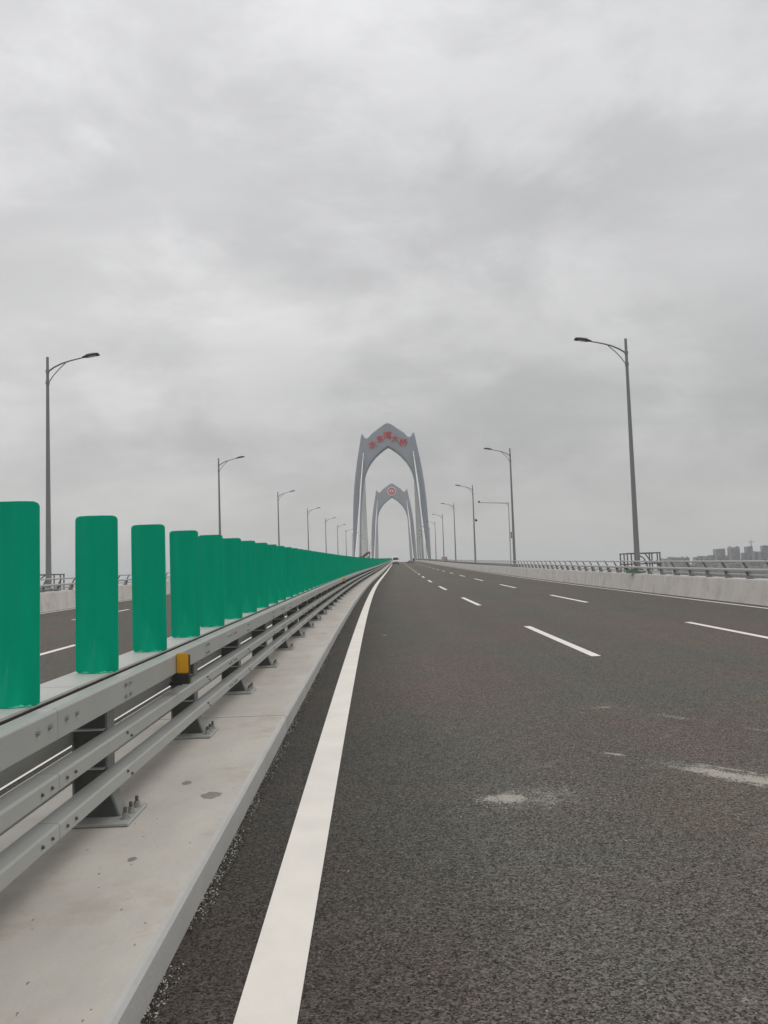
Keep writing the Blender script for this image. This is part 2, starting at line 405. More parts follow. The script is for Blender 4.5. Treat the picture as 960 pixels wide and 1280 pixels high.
# ------------------------------------------------------------------ median concrete ledge, in slabs
KS = 10.69
kerb = struct(mk('median_kerb', None))
slab_cache = None
for k in range(-1, 52):
    s0 = -2.71 + KS * k + .010; s1 = s0 + KS - .020
    if k < 34:
        if slab_cache is None:
            mb = MB()
            prof = [(-.785, 0.0), (-.785, .0), (.785, .0), (.785, .130), (.772, .147), (.752, .150), (-.752, .150), (-.772, .147), (-.785, .130)]
            prof = prof[1:]
            L_ = KS - .020
            # top in concrete, the painted edge faces in a paler tone
            n = len(prof); seg = 8
            ys = [-L_ / 2 + L_ * i / seg for i in range(seg + 1)]
            vs = [(x, y, z) for y in ys for x, z in prof]
            for i in range(seg):
                for j in range(n):
                    a, b = i * n + j, i * n + (j + 1) % n
                    mm = M_kerbpaint if j in (1, 2, 3, 6, 5) and j != 4 else M_conc
                    mb.add([vs[a], vs[b], vs[b + n], vs[a + n]], [(0, 1, 2, 3)], mm)
            mb.add(vs[:n], [tuple(range(n))], M_conc); mb.add(vs[-n:], [tuple(range(n))], M_conc)
            me = mb.mesh('kerb_slab')
            bm = bmesh.new(); bm.from_mesh(me); bmesh.ops.remove_doubles(bm, verts=bm.verts, dist=1e-5)
            bm.normal_update()
            bmesh.ops.recalc_face_normals(bm, faces=bm.faces); bm.to_mesh(me); bm.free()
            slab_cache = me
        sm = (s0 + s1) / 2
        mk('kerb_slab', slab_cache, kerb, P(-1.63, sm, 0), ori(sm))

# loose grit where the asphalt meets the ledge
def grit(name, n, m, t0, t1, smax, size, seed):
    rnd = random.Random(seed); mb = MB()
    for i in range(n):
        u = rnd.random(); s = 1.6 + (smax - 1.6) * u ** 1.9
        cl = math.sin(s * 3.1) + math.sin(s * 7.7 + 2)
        if cl < rnd.uniform(-1.8, 1.2): continue
        t = t0 + (t1 - t0) * rnd.random() ** 2.2
        r = size * rnd.uniform(.4, 1.3); c = P(t, s, r * .35)
        q = Euler((rnd.uniform(0, 6), rnd.uniform(0, 6), rnd.uniform(0, 6))).to_matrix()
        vs = [c + q @ Vector(v) * r * rnd.uniform(.6, 1) for v in ((1, 0, 0), (-1, 0, 0), (0, 1, 0), (0, -1, 0), (0, 0, 1), (0, 0, -1))]
        mb.add(vs, [(0, 2, 4), (2, 1, 4), (1, 3, 4), (3, 0, 4), (2, 0, 5), (1, 2, 5), (3, 1, 5), (0, 3, 5)], m)
    return mb.obj(name)
g1 = stuff(grit('loose_grit', 3600, M_grit, -.842, -.78, 22, .0050, 3)); tag(g1, 'pale loose grit scattered along the foot of the median ledge', 'grit')
g2 = stuff(grit('asphalt_crumbs', 4200, M_gritd, -.842, -.77, 22, .006, 5)); tag(g2, 'dark asphalt crumbs lying along the foot of the median ledge', 'grit')

# crumbs of dried mortar round the two pale patches, and odd pale chips on the lane
mb = MB(); rm = random.Random(31)
for (t0, s0, rt, rs, sk, n_) in ((.85, 5.52, .16, .09, .2, 150), (1.1, 5.6, .30, .22, .1, 120), (2.45, 5.88, .26, .10, -1.0, 190), (1.84, 6.62, .10, .05, -.8, 40), (2.3, 8.6, .15, .08, 0, 25), (2.8, 8.0, .14, .09, -1, 30), (1.8, 6.0, 1.3, 1.6, 0, 70), (.3, 6, .6, 3.0, 0, 50), (2.0, 12, 2.0, 4, 0, 60)):
    for k in range(n_):
        dt = rm.gauss(0, rt); t = t0 + dt; s = s0 + dt * sk + rm.gauss(0, rs)
        if s < 2.2 or t < -.25: continue
        r = rm.uniform(.0015, .0055) * (1 if n_ > 30 else 1.2); c = P(t, s, r * .25)
        q = Euler((0, 0, rm.uniform(0, 6))).to_matrix()
        vs = [c + q @ Vector((v[0] * r * rm.uniform(.6, 1.4), v[1] * r * rm.uniform(.6, 1.4), v[2] * r * .6)) for v in ((1, 0, 0), (-1, 0, 0), (0, 1, 0), (0, -1, 0), (0, 0, 1), (0, 0, -1))]
        mb.add(vs, [(0, 2, 4), (2, 1, 4), (1, 3, 4), (3, 0, 4), (2, 0, 5), (1, 2, 5), (3, 1, 5), (0, 3, 5)], M_grit)
tag(stuff(mb.obj('mortar_crumbs')), 'pale crumbs of dried mortar scattered over the near lane', 'crumbs')

# dry mortar dabs and stones on the ledge
mb = MB(); rnd = random.Random(12)
def blob_disc(mb, t, s, rt, rs, z, m, seed):
    r_ = random.Random(seed); n = 22; vs = [P(t, s, z + .0035)]
    for k in range(n):
        a = 2 * math.pi * k / n; q = 1 + r_.uniform(-.13, .13)
        vs.append(P(t + rt * q * math.cos(a), s + rs * q * math.sin(a), z + .001))
    mb.add(vs, [(0, 1 + k, 1 + (k + 1) % n) for k in range(n)], m)
M_damp = mat('damp_spot', (0.235, 0.22, 0.20), 0.7, var=0.1, vscale=20)
blob_disc(mb, -1.04, 5.30, .062, .075, .15, M_damp, 1)
blob_disc(mb, -1.21, 4.20, .022, .03, .15, M_damp, 2)
blob_disc(mb, -1.26, 5.62, .03, .05, .15, M_damp, 6)
mb.obj('damp_spot', kerb)
mb = MB()
for k in range(90):
    s = 1.5 + 12 * rnd.random() ** 1.5; t = rnd.uniform(-1.5, -.9); r = rnd.uniform(.0015, .005)
    blob_disc(mb, t, s, r, r * rnd.uniform(.7, 3.0), .150, M_damp, 100 + k)
stuff(mb.obj('dirt_speck', kerb))

# ------------------------------------------------------------------ median guardrail
CT = -1.63
PS, P0 = 2.31, 4.92            # post spacing, first post in view
SEG = 2 * PS; J0 = 3.85        # rail pieces and their joints
rail_t = thing('median_guardrail', 'grey steel three-rail guardrail carrying the green panels along the median', 'guardrail')
def rail_mesh(name, z0, z1, depth, ch, chb):
    mb = MB(); h = depth / 2; L_ = SEG - .006
    prof = [(-h, z0 + ch), (-h + chb, z0), (h - chb, z0), (h, z0 + ch), (h, z1 - ch), (h - ch, z1), (-h + ch, z1), (-h, z1 - ch)]
    mb.prism(prof, -L_ / 2, L_ / 2, M_rail)
    # sleeve inside the joint
    k = .006
    mb.prism([(x * .93, z0 + (z - z0) * .90 + (z1 - z0) * .05) for x, z in prof], L_ / 2 - .002, L_ / 2 + .008, M_web, caps=False)
    return bevel(mb.mesh(name), .003, 1, 25)
RM = {'top_rail': (.790, .945, .096, .014, .030), 'middle_rail': (.572, .655, .11, .008, .010), 'bottom_rail': (.358, .437, .11, .008, .010)}
rail_me = {k: rail_mesh(k, *v) for k, v in RM.items()}
def bolt_mesh(name, m, r=.011, h=.012):
    mb = MB(); n = 6
    vs = [(0, r * 1.5 * math.cos(2 * math.pi * k / 10), r * 1.5 * math.sin(2 * math.pi * k / 10)) for k in range(10)] + [(.003, r * 1.5 * math.cos(2 * math.pi * k / 10), r * 1.5 * math.sin(2 * math.pi * k / 10)) for k in range(10)]
    mb.add(vs, [(k, (k + 1) % 10, 10 + (k + 1) % 10, 10 + k) for k in range(10)] + [tuple(range(10, 20))], m)
    vs = [(x, r * math.cos(2 * math.pi * k / 6 + .3), r * math.sin(2 * math.pi * k / 6 + .3)) for x in (.003, h) for k in range(6)]
    mb.add(vs, [(k, (k + 1) % 6, 6 + (k + 1) % 6, 6 + k) for k in range(6)] + [tuple(range(6, 12))], m)
    return mb.mesh(name)
bolt_me = bolt_mesh('bolt', M_bolt); boltd_me = bolt_mesh('bolt', M_boltd, .006, .010)
NSEG = 74
for side in (1, -1):
    for nm, (z0, z1, dp, _, _) in RM.items():
        for k in range(-1, NSEG):
            sm = J0 + SEG * (k + .5)
            tt = CT + side * (.20 - dp / 2 + (0 if nm == 'top_rail' else .004))
            o = mk(nm, rail_me[nm], rail_t, P(tt, sm, 0), ori(sm))
            if k < 4:
                zc_ = (z0 + z1) / 2; hs = SEG / 2
                face = dp / 2
                spots = []
                if nm == 'top_rail':
                    for e_ in (-1, 1): spots += [(e_ * (hs - .10), zc_ + .014), (e_ * (hs - .235), zc_ + .014)]
                    for q in (0, 1):
                        ys = P0 + PS * (2 * k + q) - sm
                        if abs(ys) < hs - .3: spots += [(ys - .045, zc_ + .035), (ys + .045, zc_ + .035), (ys - .045, zc_ - .03), (ys + .045, zc_ - .03)]
                else:
                    for e_ in (-1, 1): spots += [(e_ * (hs - .09), zc_), (e_ * (hs - .20), zc_)]
                    for q in (0, 1):
                        ys = P0 + PS * (2 * k + q) - sm
                        if abs(ys) < hs - .3: spots += [(ys - .04, zc_ + .016), (ys + .04, zc_ - .016)]
                for y, z in spots:
                    b_ = mk('bolt', bolt_me if nm == 'top_rail' else boltd_me, o, (side * face, y, z), (0, 0, 0 if side > 0 else math.pi))
# lid sections with the dark seam beside them
mb = MB(); L_ = SEG - .008
mb.box(-.150, .094, -L_ / 2, L_ / 2, .950, .962, M_lid)
mb.box(-.150, -.144, -L_ / 2, L_ / 2, .935, .950, M_lid)
lid_me = mb.mesh('lid_plate')
mb = MB(); mb.box(-.0035, .0035, -SEG / 2 + .001, SEG / 2 - .001, .90, .9475, M_rust)
seam_me = mb.mesh('seam_strip')
for k in range(-1, NSEG):
    sm = J0 + SEG * (k + .5) + .55
    mk('lid_plate', lid_me, rail_t, P(CT - .01 + .012, sm, 0), ori(sm))
    mk('seam_strip', seam_me, rail_t, P(CT + .1005, sm - .55, 0), ori(sm))
# posts
def post_meshes():
    mb = MB()
    # flanges towards each carriageway, flared at the foot
    mb.prism([(.088, .94), (.088, .36), (.155, .17), (.168, .17), (.100, .362), (.100, .94)], -.065, .065, M_post)
    mb.box(-.100, -.088, -.065, .065, .17, .94, M_post)
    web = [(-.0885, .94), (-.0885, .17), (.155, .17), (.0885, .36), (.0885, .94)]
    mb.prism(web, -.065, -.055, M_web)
    body = mb.mesh('post')
    mb = MB()
    for z in (.655, .44, .27): mb.box(-.0875, .0875, -.1, -.0551, z, z + .008, M_steel)
    
    stf = mb.mesh('stiffener')
    mb = MB(); mb.box(-.135, .25, -.20, .20, .152, .170, M_rail)
    base = bevel(mb.mesh('base_plate'), .004, 1)
    mb = MB()
    def cyl(r, z0, z1, n, m, ph=0): mb.prism([(r * math.cos(2 * math.pi * k / n + ph), r * math.sin(2 * math.pi * k / n + ph)) for k in range(n)], z0, z1, m, 'z')
    cyl(.026, 0, .005, 14, M_bolt); cyl(.0185, .005, .022, 6, M_bolt, .2); cyl(.0185, .023, .034, 6, M_bolt, .5); cyl(.010, .034, .062, 10, M_boltd)
    ab = mb.mesh('anchor_bolt')
    mb = MB()
    for z0, z1 in ((.585, .645), (.370, .425)): 
        for sd in (1, -1): mb.box(sd * .094 if sd > 0 else -.125, .125 if sd > 0 else -.094, -.05, .05, z0, z1, M_post)
    return body, stf, base, ab
pb, pst, pbase, pab = post_meshes()
for k in range(-2, 148):
    s = P0 + PS * k
    if s > 344: break
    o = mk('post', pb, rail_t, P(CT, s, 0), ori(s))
    mk('base_plate', pbase, o)
    if k < 40: mk('stiffener', pst, o)
    if k < 10:
        for sd in (1,):
            for y in (-.11, 0.0, .12):
                mk('anchor_bolt', pab, o, (sd * .208, y, .170), (0, 0, random.uniform(0, 3)))
# everything of the rail beyond the crest, as one joined part
mb = MB()
for side in (1, -1):
    for nm, (z0, z1, dp, _, _) in RM.items():
        s = J0 + SEG * NSEG
        while s < 560:
            a, b = P(CT + side * .15, s, 0), P(CT + side * .15, s + 10, 0)
            mb.add([a + Vector((0, 0, z0)), a + Vector((0, 0, z1)), b + Vector((0, 0, z1)), b + Vector((0, 0, z0))], [(0, 1, 2, 3)], M_rail)
            s += 10
stuff(mb.obj('far_rail', rail_t))

# amber delineators clipped to the top rail
def delineator(s, t, label):
    th = thing('delineator', label, 'road reflector', P(t, s, 0), ori(s), 'amber reflectors clipped to the median guardrail')
    mb = MB(); mb.box(-.004, .082, -.020, -.004, .800, .945, M_amber); bevel_me = bevel(mb.mesh('reflector'), .006, 2); mk('reflector', bevel_me, th)
    mb = MB(); mb.box(-.002, .086, -.003, .035, .735, .930, M_black); mb.box(-.03, .088, -.024, .035, .725, .797, M_black); mb.box(-.06, .03, -.01, .03, .715, .735, M_black)
    mk('bracket', bevel(mb.mesh('bracket'), .004, 1), th)
delineator(6.12, -1.425, 'amber reflector in a black bracket on the guardrail, the nearer and larger one')
delineator(33.8, -1.425, 'tiny amber reflector on the guardrail, farther away beneath the merged green panels')

# ------------------------------------------------------------------ green anti-glare panels
def panel_mesh():
    W, H = .245, .912; nx, nz = 14, 26; rc = .026
    vs = []; fs = []
    def shape(u, z):
        x = u * W / 2
        return x
    grid = {}
    for j in range(nz + 1):
        z = H * j / nz
        if j == 1: z = .012
        if j == nz - 1: z = H - .008
        if j == nz - 2: z = H - .022
        hw = W / 2
        if z > H - rc: q = z - (H - rc); hw = W / 2 - rc + math.sqrt(max(rc * rc - q * q, 0))
        if z < .018: q = .018 - z; hw = W / 2 - .018 + math.sqrt(max(.018 ** 2 - q * q, 0))
        for i in range(nx + 1):
            u = -1 + 2 * i / nx; x = u * hw
            y = -.030 * (1 - (x / (W / 2)) ** 2)            # bowed towards oncoming view
            y += .004 * math.cos(x / (W / 2) * 9.0)         # shallow lengthwise flutes
            # pressed gusset at the foot
            gw = max(0.0, 1 - z / .24) * .060
            if gw > 0: y -= .034 * max(0.0, 1 - abs(x) / gw) * (1 - z / .24) ** .3 if gw > .001 else 0
            # slight ripple of thin plastic
            y += .0012 * math.sin(z * 11 + x * 20)
            grid[i, j] = len(vs); vs.append((x, y, z))
    for j in range(nz):
        for i in range(nx):
            fs.append((grid[i, j], grid[i + 1, j], grid[i + 1, j + 1], grid[i, j + 1]))
    n0 = len(vs); vs += [(x, y + .004, z) for x, y, z in vs]
    fs2 = [tuple(n0 + q for q in reversed(f)) for f in fs]
    rim = [grid[i, 0] for i in range(nx + 1)] + [grid[nx, j] for j in range(1, nz + 1)] + [grid[i, nz] for i in range(nx - 1, -1, -1)] + [grid[0, j] for j in range(nz - 1, 0, -1)]
    rf = [(rim[(k + 1) % len(rim)], rim[k], n0 + rim[k], n0 + rim[(k + 1) % len(rim)]) for k in range(len(rim))]
    me = bpy.data.meshes.new('blade'); me.from_pydata(vs, [], fs + fs2 + rf); me.materials.append(M_green)
    me.polygons.foreach_set('use_smooth', [True] * len(me.polygons)); me.update()
    me.set_sharp_from_angle(angle=R(50))
    return me
def lip_mesh():
    mb = MB(); r_ = random.Random(4); n = 14
    top = []; 
    for i in range(n + 1):
        u = -1 + 2 * i / n; x = u * .092; y = -.032 * (1 - (x / .1225) ** 2) - .004
        d = .010 + .016 * r_.random() ** 2 if abs(u) < .92 else .006
        top.append((x, y, d))
    vs = []
    for x, y, d in top:
        vs += [(x, y, .001), (x, y - d, .001), (x, y - d, .004), (x, y - .002, .005 + .009 * r_.random() ** 2)]
    fs = []
    for i in range(n):
        for k in range(3): a = i * 4 + k; fs.append((a, a + 1, a + 5, a + 4))
    mb.add(vs, fs, M_greenlip); return mb.mesh('foot_lip')
blade_me, lip_me = panel_mesh(), lip_mesh()
pr2 = random.Random(21)
NPAN = 297; PZ = .9625
for k in range(NPAN):
    s = 3.80 + 1.155 * k
    if k < 16: lab = f"{(['first'] + ORD[1:])[k]} green anti-glare panel from the left edge of the photo"
    else: lab = 'green anti-glare panel in the solid-looking row far beyond the amber reflector'
    rot = ori(s); rot = Euler((pr2.uniform(-.006, .006), pr2.uniform(-.005, .005), rot.z + R(2) + pr2.uniform(-.03, .03)))
    th = thing('anti_glare_panel', lab, 'anti-glare panel', P(CT + .012 + pr2.uniform(-.003, .003), s, PZ), rot, 'green anti-glare panels along the median')
    mk('blade', blade_me, th)
    if k < 45: mk('foot_lip', lip_me, th)
mb = MB()
s = 3.8 + 1.155 * NPAN
while s < 560:
    a = P(CT, s, PZ); mb.box(a.x - .12, a.x + .12, s, s + .01, a.z, a.z + .86, M_green); s += 1.155
tag(stuff(mb.obj('far_panel_row')), 'green anti-glare panels in a thin row past the first tower', 'anti-glare panel')

# ------------------------------------------------------------------ concrete parapets with steel railing
def parapet(side, foot_t, ztop, label, lab2, grp):
    th = thing('concrete_parapet', label, 'parapet')
    me = None
    prof = [(0, -.02), (.02, .0), (.045, .10), (.13, ztop - .05), (.15, ztop), (.60, ztop), (.62, ztop - .02), (.62, -.10), (0, -.10)]
    mb = MB(); Lb = KS - .012
    mb.prism([(side * x, z) for x, z in prof], -Lb / 2, Lb / 2, M_conc2)
    me = bevel(mb.mesh('parapet_block'), .008, 1, 40)
    for k in range(-1, 52):
        sm = -2.71 + KS * (k + .5)
        mk('parapet_block', me, th, P(foot_t, sm, 0), ori(sm))
    rt = thing('bridge_railing', lab2, 'railing')
    # cast post: foot on the block, waist, upper arm leaning towards the road
    mb = MB()
    pp = [(.30, ztop + .001), (.46, ztop + .001), (.44, ztop + .04), (.38, ztop + .14), (.335, ztop + .26), (.25, ztop + .40), (.175, ztop + .53), (.14, ztop + .565), (.12, ztop + .565), (.145, ztop + .50), (.215, ztop + .38), (.265, ztop + .27), (.23, ztop + .22), (.27, ztop + .12), (.30, ztop + .05)]
    mb.prism([(side * x, z) for x, z in pp], -.012, .012, M_iron)
    post_me = mb.mesh('railing_post')
    mb = MB()
    mb.prism([(side * x, z) for x, z in pp], -.026, -.018, M_iron); mb.prism([(side * x, z) for x, z in pp], .018, .026, M_iron)
    mb.box(min(side * .27, side * .48), max(side * .27, side * .48), -.08, .08, ztop + .0005, ztop + .014, M_iron)
    mb.box(min(side * .29, side * .40), max(side * .29, side * .40), -.075, .075, ztop + .014, ztop + .19, M_pole)
    mb.box(min(side * .27, side * .33), max(side * .27, side * .33), -.017, .017, ztop + .20, ztop + .26, M_iron)
    post_near = mb.mesh('railing_post')
    for k in range(-4, 252):
        s = 23.15 - 1.545 * 11 + 1.545 * k
        if s > 355: break
        mk('railing_post', post_near if k < 60 else post_me, rt, P(foot_t, s, 0), ori(s))
    RL = 1.545 * 4
    for nm, (x, z, r) in {'upper_rail': (.135, ztop + .515, .032), 'lower_rail': (.20, ztop + .265, .046), 'back_rail': (.34, ztop + .12, .026)}.items():
        mb = MB(); mb.tube([(side * x, -RL / 2 + .002, z), (side * x, RL / 2 - .002, z)], r, M_steel, 10)
        me2 = mb.mesh(nm, True)
        for k in range(-2, 57):
            sm = 23.15 + RL * (k - 2.25)
            mk(nm, me2, rt, P(foot_t, sm, 0), ori(sm))
    mb = MB()
    for x, z, r in ((.135, ztop + .515, .03), (.20, ztop + .265, .042)):
        mb.tube([P(foot_t + side * x, s, z) for s in range(363, 620, 12)], r, M_steel, 6)
    s = 356.5
    while s < 600:
        a = P(foot_t + side * .25, s, 0); mb.box(a.x - .03, a.x + .03, s - .03, s + .03, a.z + ztop, a.z + ztop + .57, M_iron); s += 1.54
    stuff(mb.obj('far_railing', rt))
    return th, rt
parapet(1, 10.645, .700, 'pale concrete parapet edging the near carriageway on the right', 'steel tube railing with leaning posts on top of the right parapet', 'R')
parapet(-1, -13.12, .76, 'pale concrete parapet across the opposite carriageway, seen between the green panels', 'steel tube railing on the far left parapet, seen between the green panels', 'L')

# ------------------------------------------------------------------ street lamps
def lamp_proto(side):
    """side=+1 stands on the right, arm reaching left"""
    parts = []
    mb = MB(); zs = [0, .25, 3, 6, 10.35]; rs = [.128, .125, .105, .085, .058]
    mb.tube([(0, 0, z) for z in zs], rs, M_pole, 14); pole = mb.mesh('pole', True)
    mb = MB(); mb.prism([(.22 * math.cos(2 * math.pi * (k + .5) / 4) * 1.2, .22 * math.sin(2 * math.pi * (k + .5) / 4) * 1.2) for k in range(4)], 0, .02, M_pole, 'z')
    for k in range(4):
        a = math.pi / 4 + k * math.pi / 2
        mb.tube([(.18 * math.cos(a), .18 * math.sin(a), .02), (.18 * math.cos(a), .18 * math.sin(a), .07)], .014, M_bolt, 6)
        mb.box(-.006, .006, .10, .19, .02, .22, M_pole, Matrix.Rotation(a, 4, 'Z'))
    base = mb.mesh('base_flange')
    mb = MB(); d = -side
    ctrl = [(0.04, 9.72), (.30, 9.90), (.65, 10.06), (1.0, 10.16), (1.35, 10.24), (1.62, 10.295)]
    mb.tube([(d * x, 0, z) for x, z in ctrl], [.040, .038, .035, .032, .030, .028], M_pole, 8)
    arm = mb.mesh('arm', True)
    mb = MB(); mb.tube([(d * .05, 0, 9.22), (d * .25, 0, 9.52), (d * .50, 0, 9.80), (d * .80, 0, 10.08)], .022, M_pole, 8)
    strut = mb.mesh('strut', True)
    mb = MB(); mb.tube([(0, 0, 9.15), (0, 0, 9.28)], .088, M_pole, 12); mb.tube([(0, 0, 9.66), (0, 0, 9.78)], .084, M_pole, 12)
    coll = mb.mesh('collar', True)
    # head: flattened tapered body with fins on top and a lens below
    mb = MB()
    A = Matrix.Translation((d * 1.58, 0, 10.285)) @ Matrix.Rotation(-d * R(9), 4, 'Y')
    out_ = [(-.06, .05, .045), (.08, .09, .075), (.16, .15, .095), (.60, .155, .085), (.67, .15, .07), (.69, .13, .05)]
    vs = []
    for x, hw, h in out_:
        for yy, zz in ((-hw, -.01), (-hw, h * .5), (-hw * .6, h), (hw * .6, h), (hw, h * .5), (hw, -.01)): vs.append(A @ Vector((d * x, yy, zz)))
    fs = []
    for i in range(len(out_) - 1):
        for k in range(6): a, b = i * 6 + k, i * 6 + (k + 1) % 6; fs.append((a, b, b + 6, a + 6))
    fs += [tuple(range(6)), tuple(range((len(out_) - 1) * 6, len(out_) * 6))]
    mb.add(vs, fs, M_head)
    for i in range(6): 
        x = .20 + i * .055; mb.box(min(d * x, d * (x + .012)), max(d * x, d * (x + .012)), -.12, .12, .08, .115, M_head, A)
    head = bevel(mb.mesh('lamp_head'), .006, 1, 40)
    mb = MB(); mb.box(min(d * .22, d * .55), max(d * .22, d * .55), -.11, .11, -.022, -.0101, M_lampglass, A); lens = mb.mesh('lens')
    return pole, base, arm, strut, coll, head, lens
LP = {1: lamp_proto(1), -1: lamp_proto(-1)}
for side, tt, zb, word in ((1, 11.28, .72, 'right'), (-1, -14.22, .62, 'left')):
    for k in range(0, 13):
        s = 36.5 * (k + 1)
        where = f"{ORD[k]} grey street lamp on the {word} edge of the bridge"
        th = thing('street_lamp', where, 'street lamp', P(tt, s, zb), (0, 0, -math.atan(dax(s))), f'street lamps along the {word} edge of the bridge')
        pole, base, arm, strut, coll, head, lens = LP[side]
        mk('pole', pole, th); mk('base_flange', base, th); mk('collar', coll, th)
        a = mk('arm', arm, th); mk('strut', strut, a)
        h = mk('lamp_head', head, th); mk('lens', lens, h)
        # concrete corbel the lamp stands on
    mb = MB()
    for k in range(13):
        s = 36.5 * (k + 1); a = P(tt, s, 0)
        mb.box(a.x - .29 + (.12 if side > 0 else -.12), a.x + .29 + (.12 if side > 0 else -.12), s - .45, s + .45, a.z - .6, a.z + zb - .0005, M_conc2)
    struct(mb.obj('lamp_corbel'))

# maintenance frames round the nearest lamps
def frame(tc_, s, zb, wt, wz, dirn, label):
    th = thing('maintenance_frame', label, 'steel frame', P(tc_, s, zb), (0, 0, -math.atan(dax(s))), 'steel frames round the nearest lamps')
    mb = MB(); r = .022
    post = MB(); post.box(-.022, .022, -.022, .022, 0, wz, M_iron); pm = post.mesh('upright')
    xs = [0, wt * .12, wt * .92, wt]
    for x in xs:
        for y in (-.55, .55): mk('upright', pm, th, (dirn * x, y, 0))
    mb = MB()
    for y in (-.55, .55):
        for z in (wz, wz * .42): mb.box(min(-.03, dirn * wt - .03 * -dirn), max(.03, dirn * wt + .03), y - .024, y + .024, z, z + .05, M_iron)
    for x in (0, wt):
        for z in (wz, wz * .42): mb.box(dirn * x - .024, dirn * x + .024, -.527, .527, z + .001, z + .049, M_iron)
    mk('top_frame', mb.mesh('top_frame'), th)
    mb = MB()
    mb.tube([(dirn * wt * .30, -.55, wz), (dirn * wt * .50, -.55, wz * .75), (dirn * wt * .62, -.55, wz * .42)], .026, M_iron, 6)
    mb.tube([(dirn * wt * .55, -.55, wz), (dirn * wt * .66, -.55, wz * .7), (dirn * wt * .9, -.55, wz * .42)], .026, M_iron, 6)
    mk('brace', mb.mesh('brace'), th)
    return th
frame(10.87, 37.1, .72, 1.42, .80, 1, 'dark steel frame behind the foot of the nearest right street lamp')
frame(-14.0, 37.1, .62, 1.3, .80, -1, 'dark steel frame at the foot of the nearest left street lamp')
mb = MB(); mb.box(-.42, .30, -.2, .2, 0, .12, M_gbox); mb.box(-.34, .22, -.16, .16, .12, .17, M_gbox); mb.box(-.2, .1, -.17, -.161, .02, .1, M_gbox)
o = mk('junction_box', bevel(mb.mesh('junction_box'), .02, 2), None, P(10.98, 35.6, .72)); tag(o, 'low greenish box on the parapet at the foot of the nearest right lamp', 'junction box')

# camera mast between the second and third lamps
s = 76.0; th = thing('camera_mast', 'thin pale camera mast with a long arm, just left of the second right lamp', 'camera mast', P(11.36, s, .72), (0, 0, -math.atan(dax(s))))
mb = MB(); mb.tube([(0, 0, 0), (0, 0, 5.8)], [.06, .042], M_steel, 10); mk('mast', mb.mesh('mast', True), th)
mb = MB(); mb.tube([(0, 0, 5.72), (-2.65, 0, 5.86)], [.032, .022], M_pole, 8); mb.tube([(-.02, 0, 5.5), (-.28, 0, 5.74)], .02, M_pole, 6); mk('arm', mb.mesh('arm', True), th)
mb = MB(); mb.box(-2.74, -2.60, -.18, .14, 5.86, 5.99, M_head); mb.tube([(-2.67, -.18, 5.925), (-2.67, -.24, 5.925)], .05, M_head, 8); mb.box(-2.70, -2.64, -.03, .03, 5.84, 5.86, M_head); mk('camera_unit', mb.mesh('camera_unit'), th)
mb = MB(); mb.box(.06, .24, -.12, .12, 2.55, 2.60, M_iron); mb.box(.11, .18, -.10, .10, 2.60, 3.0, M_iron); mb.box(.03, .22, -.12, .12, 3.0, 3.06, M_iron); mk('control_box', mb.mesh('control_box'), th)
th = thing('dome_camera', 'small dark dome camera fixed to the third right street lamp', 'camera', P(11.28, 109.5, 6.5))
mb = MB(); mb.box(.02 - .1, .30, -.05, .05, .0, .06, M_head)
bmh = bmesh.new(); bmesh.ops.create_uvsphere(bmh, u_segments=12, v_segments=8, radius=.16, matrix=Matrix.Translation((.30, 0, -.08))); me = bpy.data.meshes.new('dome'); bmh.to_mesh(me); bmh.free(); me.materials.append(M_head)
mk('dome', me, th); mk('bracket', mb.mesh('bracket'), th)

# cabinet beside the fifth lamp
s = 181.6; th = thing('equipment_cabinet', 'pinkish beige cabinet beside the foot of the fifth right lamp', 'cabinet', P(10.85, s, .72), (0, 0, -math.atan(dax(s))))
mb = MB(); mb.box(-.1, 1.1, 0, .6, 0, 1.0, M_cab); mb.box(-.14, 1.14, -.04, .64, 1.0, 1.06, M_cab); mk('case', bevel(mb.mesh('case'), .02, 1), th)
mb = MB(); mb.box(.55, 1.05, -.03, 0, .03, .62, M_cabd); mb.box(.62, .66, -.05, -.03, .3, .42, M_iron); mk('door', mb.mesh('door'), th)

